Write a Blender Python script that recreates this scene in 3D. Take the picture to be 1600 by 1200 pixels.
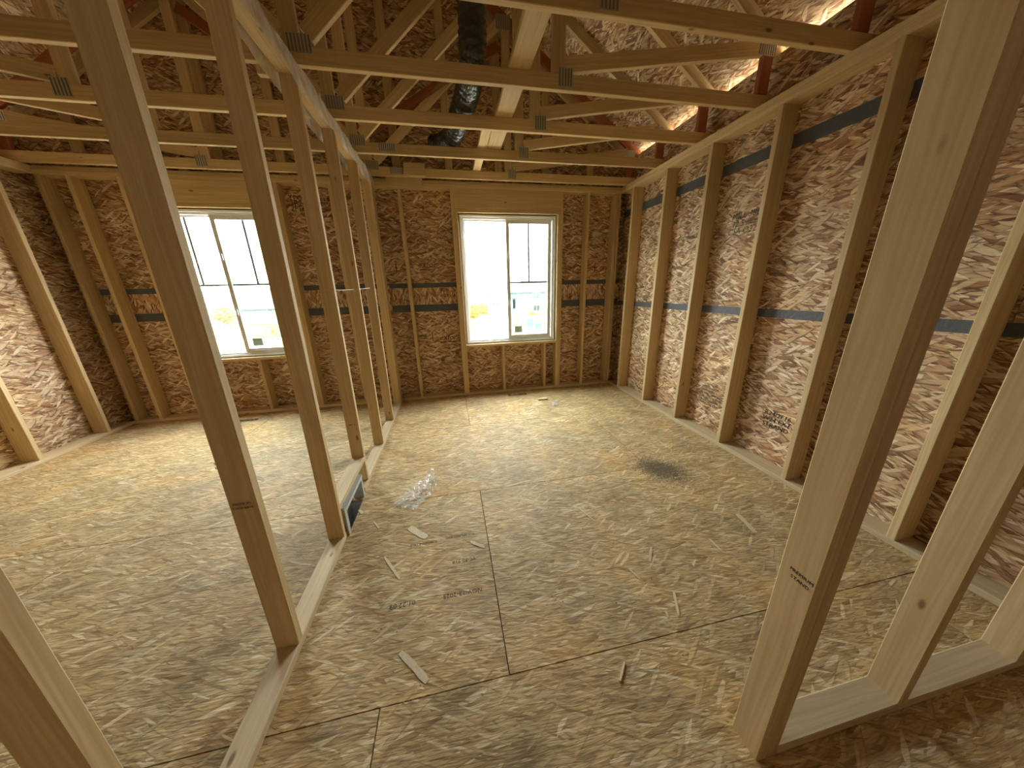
import bpy, bmesh, math, random
import numpy as np
from mathutils import Vector, Matrix

# ------------------------------------------------------------------ scene, camera, light
for o in list(bpy.data.objects): bpy.data.objects.remove(o)
scene = bpy.context.scene
COL = scene.collection
rnd = random.Random(7)

FPX, PITCH, YAW, ROLL = 481.57, -0.29815, 0.18939, -0.02509
CAM = Vector((0.7474, -4.3329, 1.472))
fw = Vector((math.sin(YAW)*math.cos(PITCH), math.cos(YAW)*math.cos(PITCH), math.sin(PITCH)))
r0 = Vector((math.cos(YAW), -math.sin(YAW), 0)); u0 = r0.cross(fw)
rt = r0*math.cos(ROLL)+u0*math.sin(ROLL); up = -r0*math.sin(ROLL)+u0*math.cos(ROLL)
cd = bpy.data.cameras.new('camera'); cam = bpy.data.objects.new('camera', cd); COL.objects.link(cam)
cd.sensor_fit = 'HORIZONTAL'; cd.sensor_width = 36; cd.lens = 36*FPX/1600; cd.clip_start = 0.02; cd.clip_end = 600
M = Matrix.Identity(4)
for i in range(3): M[i][0], M[i][1], M[i][2], M[i][3] = rt[i], up[i], -fw[i], CAM[i]
cam.matrix_world = M; scene.camera = cam

def ray(px, py): return fw + rt*((px-800)/FPX) - up*((py-600)/FPX)
def at(px, py, axis, val):                     # pixel direction met with a known plane
    d = ray(px, py); return CAM + d*((val-CAM[axis])/d[axis])

scene.view_settings.view_transform = 'Standard'; scene.view_settings.look = 'None'
scene.view_settings.gamma = 1; scene.view_settings.use_curve_mapping = False
scene.view_settings.exposure = 5.4

world = bpy.data.worlds.new('sky'); scene.world = world; world.use_nodes = True
wn = world.node_tree.nodes; wl = world.node_tree.links; wn.clear()
wo = wn.new('ShaderNodeOutputWorld'); wb = wn.new('ShaderNodeBackground')
tc = wn.new('ShaderNodeTexCoord'); mp = wn.new('ShaderNodeMapping'); mp.inputs['Scale'].default_value = (2.2, 2.2, 6.5)
nz = wn.new('ShaderNodeTexNoise'); nz.inputs['Scale'].default_value = 1.6; nz.inputs['Detail'].default_value = 6; nz.inputs['Roughness'].default_value = .6
rp = wn.new('ShaderNodeValToRGB'); rp.color_ramp.elements[0].position = .36; rp.color_ramp.elements[1].position = .6
rp.color_ramp.elements[0].color = (.50, .60, .72, 1); rp.color_ramp.elements[1].color = (1, .96, .90, 1)
wl.new(tc.outputs['Generated'], mp.inputs['Vector']); wl.new(mp.outputs[0], nz.inputs['Vector']); wl.new(nz.outputs['Fac'], rp.inputs[0])
wl.new(rp.outputs[0], wb.inputs[0]); wb.inputs[1].default_value = 1.0; wl.new(wb.outputs[0], wo.inputs[0])

def portal(loc, rot, sx, sy):                  # sampling guide at a window opening, gives no light itself
    l = bpy.data.lights.new('window_portal', 'AREA'); l.shape = 'RECTANGLE'; l.size = sx; l.size_y = sy
    l.cycles.is_portal = True
    o = bpy.data.objects.new('window_portal', l); o.location = loc; o.rotation_euler = rot; COL.objects.link(o)
portal((1.6, .2, 1.57), (-math.pi/2, 0, 0), 1.3, 1.66)
portal((-1.745, .2, 1.57), (-math.pi/2, 0, 0), 1.3, 1.66)

# ------------------------------------------------------------------ material tools
def newmat(name):
    m = bpy.data.materials.new(name); m.use_nodes = True
    nt = m.node_tree; nt.nodes.clear()
    out = nt.nodes.new('ShaderNodeOutputMaterial'); b = nt.nodes.new('ShaderNodeBsdfPrincipled')
    nt.links.new(b.outputs[0], out.inputs[0]); return m, nt, b, out
def plain(name, col, rough=.6, metal=0, spec=.3, bump=0, bscale=60, var=0):
    m, nt, b, out = newmat(name)
    b.inputs['Base Color'].default_value = (*col, 1); b.inputs['Roughness'].default_value = rough
    b.inputs['Metallic'].default_value = metal; b.inputs['Specular IOR Level'].default_value = spec
    t = nt.nodes.new('ShaderNodeTexCoord'); n = nt.nodes.new('ShaderNodeTexNoise'); n.inputs['Scale'].default_value = bscale
    nt.links.new(t.outputs['Object'], n.inputs['Vector'])
    if var:
        mx = nt.nodes.new('ShaderNodeMix'); mx.data_type = 'RGBA'
        mx.inputs[6].default_value = (*[c*(1-var) for c in col], 1); mx.inputs[7].default_value = (*[min(1, c*(1+var)) for c in col], 1)
        nt.links.new(n.outputs['Fac'], mx.inputs[0]); nt.links.new(mx.outputs[2], b.inputs['Base Color'])
    if bump:
        bp = nt.nodes.new('ShaderNodeBump'); bp.inputs['Strength'].default_value = bump; bp.inputs['Distance'].default_value = .01
        nt.links.new(n.outputs['Fac'], bp.inputs['Height']); nt.links.new(bp.outputs[0], b.inputs['Normal'])
    return m

class N:                                       # tiny node-graph helper
    def __init__(s, nt): s.nt = nt
    def node(s, t, **k):
        n = s.nt.nodes.new(t)
        for a, v in k.items(): setattr(n, a, v)
        return n
    def put(s, sock, v):
        if hasattr(v, 'is_output'): s.nt.links.new(v, sock)
        else: sock.default_value = v
    def math(s, op, a, b=0., c=None, clamp=False):
        n = s.node('ShaderNodeMath', operation=op, use_clamp=clamp); s.put(n.inputs[0], a); s.put(n.inputs[1], b)
        if c is not None: s.put(n.inputs[2], c)
        return n.outputs[0]
    def vmath(s, op, a, b):
        n = s.node('ShaderNodeVectorMath', operation=op); s.put(n.inputs[0], a); s.put(n.inputs[1], b); return n.outputs[0]
    def mix(s, f, a, b, mode='MIX'):
        n = s.node('ShaderNodeMix', data_type='RGBA', blend_type=mode); s.put(n.inputs[0], f); s.put(n.inputs[6], a); s.put(n.inputs[7], b); return n.outputs[2]
    def ramp(s, f, stops, mode='LINEAR'):
        n = s.node('ShaderNodeValToRGB'); cr = n.color_ramp; cr.interpolation = mode
        while len(cr.elements) < len(stops): cr.elements.new(.5)
        for e, (p, c) in zip(cr.elements, stops): e.position = p; e.color = (*c, 1) if len(c) == 3 else c
        s.put(n.inputs[0], f); return n.outputs[0]
    def smooth(s, f, lo, hi):
        n = s.node('ShaderNodeMapRange', interpolation_type='SMOOTHSTEP'); s.put(n.inputs[0], f); n.inputs[1].default_value = lo; n.inputs[2].default_value = hi; return n.outputs[0]
    def mapping(s, v, loc=(0, 0, 0), rot=(0, 0, 0), sc=(1, 1, 1), typ='POINT'):
        n = s.node('ShaderNodeMapping', vector_type=typ); s.put(n.inputs['Vector'], v)
        n.inputs['Location'].default_value = loc; n.inputs['Rotation'].default_value = rot; n.inputs['Scale'].default_value = sc; return n.outputs[0]

def osb(name, pal, spread=38, length=.105, width=.019, edge=.55, bump=.5, gain=1., cross=.25, grime=0.):
    """oriented strand board: overlapping long flakes of several directions, local X the main direction"""
    m, nt, b, out = newmat(name); g = N(nt)
    tcn = g.node('ShaderNodeTexCoord'); oi = g.node('ShaderNodeObjectInfo')
    off = g.node('ShaderNodeCombineXYZ'); g.put(off.inputs[0], g.math('MULTIPLY', oi.outputs['Random'], 41.3)); g.put(off.inputs[1], g.math('MULTIPLY', oi.outputs['Random'], 17.9))
    base = g.vmath('ADD', tcn.outputs['Object'], off.outputs[0])
    wob = g.node('ShaderNodeTexNoise', noise_dimensions='2D'); g.put(wob.inputs['Vector'], base); wob.inputs['Scale'].default_value = 6; wob.inputs['Detail'].default_value = 1
    base = g.vmath('ADD', base, g.vmath('MULTIPLY', g.vmath('SUBTRACT', wob.outputs['Color'], (.5, .5, .5)), (.012, .012, 0)))
    col = None; h = None
    angs = [5, -spread*.55, spread*.6, -11, spread, -spread*1.5]
    lens = [1, .8, .9, 1.2, .7, .9]; wid = [1, .8, 1.1, 1.5, .9, 1.4]; thr = [0, .5, .5, .6, .72, 1-cross]
    fib = g.node('ShaderNodeTexNoise', noise_dimensions='2D'); g.put(fib.inputs['Vector'], g.mapping(base, sc=(16, 240, 1))); fib.inputs['Scale'].default_value = 1; fib.inputs['Detail'].default_value = 3
    for i, a in enumerate(angs):
        sc = (1/(length*lens[i]), 1/(width*wid[i]), 1)
        v = g.mapping(g.mapping(base, loc=(i*3.71, i*1.93, 0), rot=(0, 0, math.radians(a))), sc=sc)   # turned, then stretched
        vo = g.node('ShaderNodeTexVoronoi', voronoi_dimensions='2D', feature='F1'); g.put(vo.inputs['Vector'], v); vo.inputs['Scale'].default_value = 1
        se = g.node('ShaderNodeSeparateColor'); g.put(se.inputs[0], vo.outputs['Color'])
        c = g.ramp(se.outputs[0] if i < 5 else g.math('ADD', .55, g.math('MULTIPLY', se.outputs[0], .45)), pal)
        e = g.smooth(vo.outputs['Distance'], .42, .8)
        c = g.mix(g.math('MULTIPLY', e, edge), c, tuple(x*.45 for x in pal[0][1])+(1,))
        if col is None: col = c; h = g.math('SUBTRACT', se.outputs[2], vo.outputs['Distance'])
        else: col = g.mix(g.math('GREATER_THAN', se.outputs[1], thr[i]), col, c)
    col = g.mix(.55, col, g.ramp(fib.outputs['Fac'], [(.25, (.55, .55, .55)), (.72, (1.25, 1.25, 1.25))]), 'MULTIPLY')
    ck = g.node('ShaderNodeTexNoise', noise_dimensions='2D'); g.put(ck.inputs['Vector'], g.mapping(g.mapping(base, rot=(0, 0, .12)), sc=(9, 95, 1))); ck.inputs['Scale'].default_value = 1; ck.inputs['Detail'].default_value = 2
    col = g.mix(g.math('MULTIPLY', g.smooth(ck.outputs['Fac'], .64, .72), .6), col, tuple(x*.5 for x in pal[0][1])+(1,))
    big = g.node('ShaderNodeTexNoise', noise_dimensions='2D'); g.put(big.inputs['Vector'], base); big.inputs['Scale'].default_value = 2.3; big.inputs['Detail'].default_value = 4
    col = g.mix(1., col, g.ramp(big.outputs['Fac'], [(.3, (.82, .82, .80)), (.5, (1., 1., 1.)), (.7, (1.1, 1.02, .90))]), 'MULTIPLY')
    if grime:
        gr = g.node('ShaderNodeTexNoise', noise_dimensions='2D'); g.put(gr.inputs['Vector'], base); gr.inputs['Scale'].default_value = 4.5; gr.inputs['Detail'].default_value = 7; gr.inputs['Roughness'].default_value = .68
        col = g.mix(g.math('MULTIPLY', g.smooth(gr.outputs['Fac'], .5, .75), grime), col, (.22, .20, .16, 1))
    hs = g.node('ShaderNodeHueSaturation'); hs.inputs['Value'].default_value = gain; g.put(hs.inputs['Color'], col)
    g.put(b.inputs['Base Color'], hs.outputs[0]); b.inputs['Roughness'].default_value = .62; b.inputs['Specular IOR Level'].default_value = .25
    bp = g.node('ShaderNodeBump'); bp.inputs['Strength'].default_value = bump; bp.inputs['Distance'].default_value = .0025
    g.put(bp.inputs['Height'], g.math('ADD', h, fib.outputs['Fac'])); g.put(b.inputs['Normal'], bp.outputs[0])
    return m

def wood(name, a, c, dark=(.16, .08, .03), knots=True, rough=.62):
    """sawn softwood, grain along local Z"""
    m, nt, b, out = newmat(name); g = N(nt)
    tcn = g.node('ShaderNodeTexCoord'); oi = g.node('ShaderNodeObjectInfo')
    off = g.node('ShaderNodeCombineXYZ')
    for k, s in enumerate((9.1, 5.3, 23.7)): g.put(off.inputs[k], g.math('MULTIPLY', oi.outputs['Random'], s))
    v = g.vmath('ADD', tcn.outputs['Object'], off.outputs[0])
    w = g.node('ShaderNodeTexNoise'); g.put(w.inputs['Vector'], g.mapping(v, sc=(9, 9, .9))); w.inputs['Scale'].default_value = 1; w.inputs['Detail'].default_value = 3
    gr = g.node('ShaderNodeTexNoise'); g.put(gr.inputs['Vector'], g.vmath('ADD', g.mapping(v, sc=(95, 95, 1.6)), g.vmath('MULTIPLY', w.outputs['Color'], (6, 6, 0)))); gr.inputs['Scale'].default_value = 1; gr.inputs['Detail'].default_value = 4
    col = g.mix(g.smooth(gr.outputs['Fac'], .3, .72), (*a, 1), (*c, 1))
    col = g.mix(g.math('MULTIPLY', g.smooth(w.outputs['Fac'], .35, .75), .35), col, tuple(x*.72 for x in a)+(1,))
    tone = g.math('ADD', .86, g.math('MULTIPLY', oi.outputs['Random'], .24))
    tv = g.node('ShaderNodeCombineColor'); [g.put(tv.inputs[k], tone) for k in range(3)]
    col = g.mix(1., col, tv.outputs[0], 'MULTIPLY')
    if knots:
        vo = g.node('ShaderNodeTexVoronoi', feature='F1'); g.put(vo.inputs['Vector'], g.mapping(v, sc=(9, 9, 3.6))); vo.inputs['Scale'].default_value = 1
        se = g.node('ShaderNodeSeparateColor'); g.put(se.inputs[0], vo.outputs['Color'])
        k = g.math('MULTIPLY', g.math('SUBTRACT', 1., g.smooth(vo.outputs['Distance'], .04, .11)), g.math('GREATER_THAN', se.outputs[0], .5))
        col = g.mix(g.math('MULTIPLY', k, .8), col, (*dark, 1))
    g.put(b.inputs['Base Color'], col); b.inputs['Roughness'].default_value = rough; b.inputs['Specular IOR Level'].default_value = .25
    bp = g.node('ShaderNodeBump'); bp.inputs['Strength'].default_value = .25; bp.inputs['Distance'].default_value = .001
    g.put(bp.inputs['Height'], gr.outputs['Fac']); g.put(b.inputs['Normal'], bp.outputs[0])
    return m

def film(name, col, alpha, rough=.15):
    m, nt, b, out = newmat(name); g = N(nt)
    b.inputs['Base Color'].default_value = (*col, 1); b.inputs['Roughness'].default_value = rough; b.inputs['Specular IOR Level'].default_value = .6
    t = g.node('ShaderNodeBsdfTransparent'); x = g.node('ShaderNodeMixShader')
    tcn = g.node('ShaderNodeTexCoord'); n = g.node('ShaderNodeTexNoise'); g.put(n.inputs['Vector'], tcn.outputs['Object']); n.inputs['Scale'].default_value = 14; n.inputs['Detail'].default_value = 4
    g.put(x.inputs[0], g.math('MULTIPLY', g.math('ADD', n.outputs['Fac'], .5), alpha))
    g.put(x.inputs[1], t.outputs[0]); g.put(x.inputs[2], b.outputs[0]); nt.links.new(x.outputs[0], out.inputs[0])
    bp = g.node('ShaderNodeBump'); bp.inputs['Strength'].default_value = .7; bp.inputs['Distance'].default_value = .02; g.put(bp.inputs['Height'], n.outputs['Fac']); g.put(b.inputs['Normal'], bp.outputs[0])
    return m
def pane(name, tint, refl=.05):
    m, nt, b, out = newmat(name); g = N(nt)
    t = g.node('ShaderNodeBsdfTransparent'); t.inputs[0].default_value = (*tint, 1)
    gl = g.node('ShaderNodeBsdfGlossy'); gl.inputs['Roughness'].default_value = .02
    x = g.node('ShaderNodeMixShader'); x.inputs[0].default_value = refl
    g.put(x.inputs[1], t.outputs[0]); g.put(x.inputs[2], gl.outputs[0]); nt.links.new(x.outputs[0], out.inputs[0]); return m

PAL_FLOOR = [(0, (.42, .265, .115)), (.2, (.56, .375, .175)), (.6, (.66, .465, .225)), (.85, (.74, .55, .29)), (1, (.90, .74, .47))]
PAL_WALL = [(0, (.24, .11, .05)), (.2, (.46, .25, .13)), (.5, (.61, .39, .215)), (.78, (.73, .53, .32)), (1, (.92, .75, .52))]
PAL_ROOF = PAL_WALL
MAT = {}
MAT['osb_floor'] = osb('osb_subfloor', PAL_FLOOR, spread=24, length=.115, width=.0105, edge=.55, bump=.4, cross=.07, grime=.32)
MAT['osb_wall'] = osb('osb_wall_sheathing', PAL_WALL, spread=26, length=.12, width=.0165, edge=.8, bump=.8, cross=.14)
MAT['osb_roof'] = osb('osb_roof_deck', PAL_ROOF, spread=28, length=.12, width=.017, edge=.8, bump=.6, cross=.14)
MAT['wood'] = wood('spruce_lumber', (.61, .425, .205), (.74, .555, .305))
MAT['wood_truss'] = wood('truss_lumber', (.61, .425, .205), (.74, .555, .305))
MAT['wood_dirty'] = wood('trodden_plate_lumber', (.60, .455, .27), (.71, .565, .36))
MAT['orange'] = wood('orange_stained_lumber', (.32, .10, .045), (.40, .135, .06), knots=False)
MAT['tape'] = plain('grey_seam_tape', (.095, .10, .105), .55, bump=.35, bscale=45, var=.2)
MAT['galv'] = plain('galvanised_steel', (.70, .72, .74), .35, .55, bump=.1, bscale=30, var=.15)
MAT['plate'] = plain('gusset_steel', (.50, .47, .39), .5, .35, bump=.15, bscale=80, var=.2)
MAT['slot'] = plain('gusset_slots', (.17, .155, .12), .7)
MAT['vinyl'] = plain('white_vinyl', (.86, .87, .86), .35, spec=.4)
MAT['gasket'] = plain('grey_gap_foam', (.30, .30, .28), .8)
MAT['muntin'] = plain('grey_muntin', (.33, .36, .38), .5)
MAT['glass'] = pane('clear_glass', (.97, .98, .98))
MAT['screen'] = pane('tinted_insect_screen', (.70, .80, .77), .02)
MAT['sticker'] = plain('pale_blue_sticker', (.55, .75, .80), .5)
MAT['duct'] = plain('black_duct_foil', (.012, .013, .014), .16, spec=1.0, bump=1.0, bscale=45)
MAT['ink'] = plain('black_print_ink', (.035, .03, .028), .8)
MAT['ink_soft'] = plain('worn_print_ink', (.085, .065, .045), .8)
MAT['poly'] = film('milky_poly_film', (.92, .89, .82), .5)
MAT['clear_poly'] = film('clear_plastic_bag', (.90, .90, .90), .36, .06)
MAT['dust'] = plain('grey_sawdust', (.40, .35, .255), .9, var=.4, bscale=200)
MAT['flake'] = wood('pale_wood_flake', (.74, .60, .38), (.84, .72, .50), knots=False)
MAT['string'] = plain('white_string', (.85, .84, .80), .7)

# ------------------------------------------------------------------ object tools
def link(name, me, mat, parent=None):
    o = bpy.data.objects.new(name, me); COL.objects.link(o)
    if mat is not None and not me.materials: me.materials.append(MAT[mat] if isinstance(mat, str) else mat)
    if parent is not None: o.parent = parent
    return o
def root(name, loc=(0, 0, 0), label=None, cat=None, group=None, kind=None):
    o = bpy.data.objects.new(name, None); o.location = loc; o.empty_display_size = .1; COL.objects.link(o)
    return tag(o, label, cat, group, kind)
def tag(o, label=None, cat=None, group=None, kind=None):
    for k, v in (('label', label), ('category', cat), ('group', group), ('kind', kind)):
        if v: o[k] = v
    return o
def place(o, mat4):                            # world matrix -> local under an unrotated parent
    if o.parent: mat4 = Matrix.Translation(-o.parent.location if not o.parent.parent else -(o.parent.location+o.parent.parent.location)) @ mat4
    o.matrix_local = mat4
_cache = {}
def member_mesh(w, d, L, mat, cut=(0, 0)):
    key = (round(w, 4), round(d, 4), round(L, 4), mat, cut)
    if key in _cache: return _cache[key]
    c = min(.003, w*.2, d*.2); x, y = w/2, d/2
    ring = [(x-c, -y), (x, -y+c), (x, y-c), (x-c, y), (-x+c, y), (-x, y-c), (-x, -y+c), (-x+c, -y)]
    v = [(p[0], p[1], 0+cut[0]*p[1]) for p in ring] + [(p[0], p[1], L+cut[1]*p[1]) for p in ring]
    f = [[i, (i+1) % 8, 8+(i+1) % 8, 8+i] for i in range(8)] + [list(range(7, -1, -1)), list(range(8, 16))]
    me = bpy.data.meshes.new('lumber'); me.from_pydata(v, [], f); me.update(); me.materials.append(MAT[mat]); _cache[key] = me
    return me
def lumber(name, parent, p0, p1, w, d, wdir, mat='wood', cut=(0, 0)):
    """board from p0 to p1 (centre line); w measured along wdir, d across it"""
    p0, p1 = Vector(p0), Vector(p1); z = (p1-p0); L = z.length; z.normalize()
    x = Vector(wdir); x = (x-z*x.dot(z)).normalized(); y = z.cross(x)
    o = link(name, member_mesh(w, d, L, mat, cut), mat, parent)
    m = Matrix.Identity(4)
    for i in range(3): m[i][0], m[i][1], m[i][2], m[i][3] = x[i], y[i], z[i], p0[i]
    place(o, m); return o
def box_mesh(sx, sy, sz, bev=.0):
    bm = bmesh.new(); bmesh.ops.create_cube(bm, size=1); bmesh.ops.scale(bm, vec=(sx, sy, sz), verts=bm.verts)
    if bev: bmesh.ops.bevel(bm, geom=bm.edges[:], offset=bev, segments=1, affect='EDGES')
    me = bpy.data.meshes.new('block'); bm.to_mesh(me); bm.free(); return me
def box(name, parent, lo, hi, mat, bev=.0):
    lo, hi = Vector(lo), Vector(hi); s = hi-lo
    o = link(name, box_mesh(*s, bev), mat, parent); place(o, Matrix.Translation((lo+hi)/2)); return o
def sheet_mesh(u0, u1, v0, v1, t, holes=()):
    us = sorted({u0, u1, *[c for h in holes for c in h[:2] if u0 < c < u1]}); vs = sorted({v0, v1, *[c for h in holes for c in h[2:] if v0 < c < v1]})
    def solid(i, j):
        if not (0 <= i < len(us)-1 and 0 <= j < len(vs)-1): return False
        a, b = (us[i]+us[i+1])/2, (vs[j]+vs[j+1])/2
        return not any(h[0] < a < h[1] and h[2] < b < h[3] for h in holes)
    V = {}; verts = []; F = []
    def vi(i, j, k):
        if (i, j, k) not in V: V[i, j, k] = len(verts); verts.append((us[i], vs[j], 0 if k else -t))
        return V[i, j, k]
    for i in range(len(us)-1):
        for j in range(len(vs)-1):
            if not solid(i, j): continue
            F.append([vi(i, j, 1), vi(i+1, j, 1), vi(i+1, j+1, 1), vi(i, j+1, 1)]); F.append([vi(i, j+1, 0), vi(i+1, j+1, 0), vi(i+1, j, 0), vi(i, j, 0)])
            if not solid(i-1, j): F.append([vi(i, j, 1), vi(i, j+1, 1), vi(i, j+1, 0), vi(i, j, 0)])
            if not solid(i+1, j): F.append([vi(i+1, j+1, 1), vi(i+1, j, 1), vi(i+1, j, 0), vi(i+1, j+1, 0)])
            if not solid(i, j-1): F.append([vi(i+1, j, 1), vi(i, j, 1), vi(i, j, 0), vi(i+1, j, 0)])
            if not solid(i, j+1): F.append([vi(i, j+1, 1), vi(i+1, j+1, 1), vi(i+1, j+1, 0), vi(i, j+1, 0)])
    me = bpy.data.meshes.new('panel'); me.from_pydata(verts, [], F); me.update(); return me
def sheet(name, parent, origin, ux, vx, u0, u1, v0, v1, t, mat, holes=(), swap=False):
    """flat board with holes; ux, vx world directions of u and v; faces along ux x vx"""
    ux, vx = Vector(ux).normalized(), Vector(vx).normalized(); n = ux.cross(vx)
    o = link(name, sheet_mesh(u0, u1, v0, v1, t, holes), mat, parent)
    m = Matrix.Identity(4)
    for i in range(3): m[i][0], m[i][1], m[i][2], m[i][3] = ux[i], vx[i], n[i], origin[i]
    place(o, m); return o
def poly_mesh(verts, faces, smooth=False):
    me = bpy.data.meshes.new('shape'); me.from_pydata([tuple(v) for v in verts], [], faces); me.update()
    if smooth: me.polygons.foreach_set('use_smooth', [True]*len(me.polygons))
    return me
def tube_mesh(pts, rads, seg=20, wob=None):
    pts = [Vector(p) for p in pts]; V = []; F = []; ref = Vector((1, 0, .1)).normalized()
    for i, p in enumerate(pts):
        t = (pts[min(i+1, len(pts)-1)]-pts[max(i-1, 0)]).normalized(); a = (ref-t*ref.dot(t)).normalized(); b = t.cross(a); ref = a
        for k in range(seg):
            th = 2*math.pi*k/seg; r = rads[i] if not wob else rads[i]*wob(i, k)
            V.append(p+(a*math.cos(th)+b*math.sin(th))*r)
    for i in range(len(pts)-1):
        for k in range(seg): F.append([i*seg+k, i*seg+(k+1) % seg, (i+1)*seg+(k+1) % seg, (i+1)*seg+k])
    F.append(list(range(seg-1, -1, -1))); F.append([(len(pts)-1)*seg+k for k in range(seg)])
    return poly_mesh(V, F, True)
def text(name, parent, s, loc, xdir, ydir, size, mat='ink', shear=0, label=None):
    c = bpy.data.curves.new('print', 'FONT'); c.body = s; c.size = size; c.align_x = 'CENTER'; c.align_y = 'CENTER'; c.extrude = .0002; c.shear = shear; c.resolution_u = 2
    tmp = bpy.data.objects.new('tmp', c); COL.objects.link(tmp)
    dg = bpy.context.evaluated_depsgraph_get(); me = bpy.data.meshes.new_from_object(tmp.evaluated_get(dg)); bpy.data.objects.remove(tmp)
    me.materials.clear()
    o = link(name, me, mat, parent); x, y = Vector(xdir).normalized(), Vector(ydir).normalized(); z = x.cross(y); m = Matrix.Identity(4)
    for i in range(3): m[i][0], m[i][1], m[i][2], m[i][3] = x[i], y[i], z[i], loc[i]
    place(o, m); 
    if label: o['label'] = label
    return o

X, Y, Z = Vector((1, 0, 0)), Vector((0, 1, 0)), Vector((0, 0, 1))
T2 = .038
ZP = 2.665                                     # underside of the double top plate
ZC = ZP+2*T2                                   # underside of the trusses
XR = 3.1465                                    # room face of the right wall
XO = XR+.14                                    # inside of its sheathing
YB = -6.6                                      # far end of the storey behind the camera
SL = .68; ZR0 = 3.12+SL*3.33                   # roof line: top of top chord z = ZR0 - SL*|x|
def ztop(x): return ZR0-SL*abs(x)

# ------------------------------------------------------------------ floor
floor = root('floor', kind='structure')
HOLES = [(-.085, .004, -2.53, -2.20), (1.49, 1.76, -.20, -.125), (-1.96, -1.70, -.27, -.20)]
rows = [(-6.6, -5.94, [.6]), (-5.94, -4.724, [-1.6, .84]), (-4.724, -3.505, [-2.06, .377, 2.815]), (-3.505, -2.293, [-1.571, .867]), (-2.293, -1.078, [-2.576, -.138, 2.30]), (-1.078, .14, [-1.56, .872])]
for (a, b, cuts) in rows:
    xs = [-3.29]+cuts+[3.29]
    for x0, x1 in zip(xs, xs[1:]):
        gp = .0022
        sheet('subfloor_panel', floor, (0, 0, 0), X, Y, x0+gp, x1-gp, a+gp, b-gp, .018, 'osb_floor', [h for h in HOLES])
box('joist_deck', floor, (-3.29, YB, -.34), (3.29, .14, -.32), 'osb_roof')
for h in HOLES:                                # dark pits below the openings
    w = .006
    for k, (lo, hi) in enumerate([((h[0]-w, h[2]-w, -.32), (h[0], h[3]+w, -.018)), ((h[1], h[2]-w, -.32), (h[1]+w, h[3]+w, -.018)), ((h[0], h[2]-w, -.32), (h[1], h[2], -.018)), ((h[0], h[3], -.32), (h[1], h[3]+w, -.018))]):
        box('duct_well', floor, lo, hi, 'galv')
# ink stamps, printed upside-down as one looks to the window
def stamp(s, p, size): text('ink_stamp', floor, s, (p[0], p[1], .0006), -X, -Y, size, 'ink_soft')
stamp('01:22:09', (.405, -3.11), .036); stamp('NOV-13-2025', (.70, -3.112), .034)
stamp('W-30 519', (.715, -2.913), .032); stamp('T-2-5PLY01-90C', (.70, -2.72), .026); stamp('SUBFLOOR LEVE', (.48, -2.735), .022)

# ------------------------------------------------------------------ walls
MAT['light_seal'] = plain('light_seal_sheet', (.5, .5, .48), .7)  # for the unseen sheets added to keep daylight out of the joints
def gusset(parent, x, y, z, w, h):             # pressed steel plate with rows of teeth slots
    key = ('g', round(w, 3), round(h, 3))
    if key not in _cache:
        bm = bmesh.new()
        def bx(c, s):
            r = bmesh.ops.create_cube(bm, size=1); bmesh.ops.scale(bm, vec=s, verts=r['verts']); bmesh.ops.translate(bm, vec=c, verts=r['verts'])
        bx((0, 0, 0), (w, .0016, h)); n = max(5, int(w/.018)); k0 = len(bm.faces)
        for i in range(n): bx((-w/2+(i+.5)*w/n, -.0014, 0), (w/n*.36, .0018, h*.9))
        bm.faces.ensure_lookup_table()
        for fc in bm.faces[k0:]: fc.material_index = 1
        me = bpy.data.meshes.new('gusset'); bm.to_mesh(me); bm.free(); me.materials.append(MAT['plate']); me.materials.append(MAT['slot']); _cache[key] = me
    o = link('gusset_plate', _cache[key], 'plate', parent); place(o, Matrix.Translation((x, y-.0009, z))); return o

# right wall ------------------------------------------------------
wr = root('wall_right', (XR, 0, 0), kind='structure')
lumber('bottom_plate', wr, (XR+.07, YB+.14, T2/2), (XR+.07, 0, T2/2), .14, T2, X, 'wood_dirty')
lumber('top_plate', wr, (XR+.07, YB+.14, ZP+T2/2), (XR+.07, 0, ZP+T2/2), .14, T2, X)
lumber('top_plate', wr, (XR+.07, YB, ZP+T2*1.5), (XR+.07, .14, ZP+T2*1.5), .14, T2, X)
YS = [-.2987, -.9268, -1.5274, -2.1346, -2.7463, -3.356, -3.966, -4.575, -5.185, -5.795, -6.4]
for y in YS: lumber('stud', wr, (XR+.07, y+T2/2, T2), (XR+.07, y+T2/2, ZP), .14, T2, X)
for (z0, z1, cuts) in [(-.3, 1.237, [-2.15, -4.6]), (1.239, 2.438, [-.93, -3.37, -5.8]), (2.440, 3.083, [-2.15, -4.6])]:
    ys = [.15]+cuts+[YB]
    for y1, y0 in zip(ys, ys[1:]): sheet('sheathing_panel', wr, (XO, 0, 0), -Y, Z, -y1+.001, -y0-.001, z0, z1, .011, 'osb_wall')
for zc, hh in ((1.237, .066), (2.442, .09)):
    for y0, y1 in zip([YB]+YS[::-1], YS[::-1]+[.13]):
        if y1-y0 > .1: box('seam_tape', wr, (XO-.0015, y0+T2+.001, zc-hh/2), (XO, y1-.001, zc+hh/2), 'tape')
sheet('light_seal_sheet', wr, (XO+.0125, 0, 0), -Y, Z, -.16, -YB, -.3, 3.083, .001, 'light_seal')  # unseen outer sheet, added to block daylight at the panel joints
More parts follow.
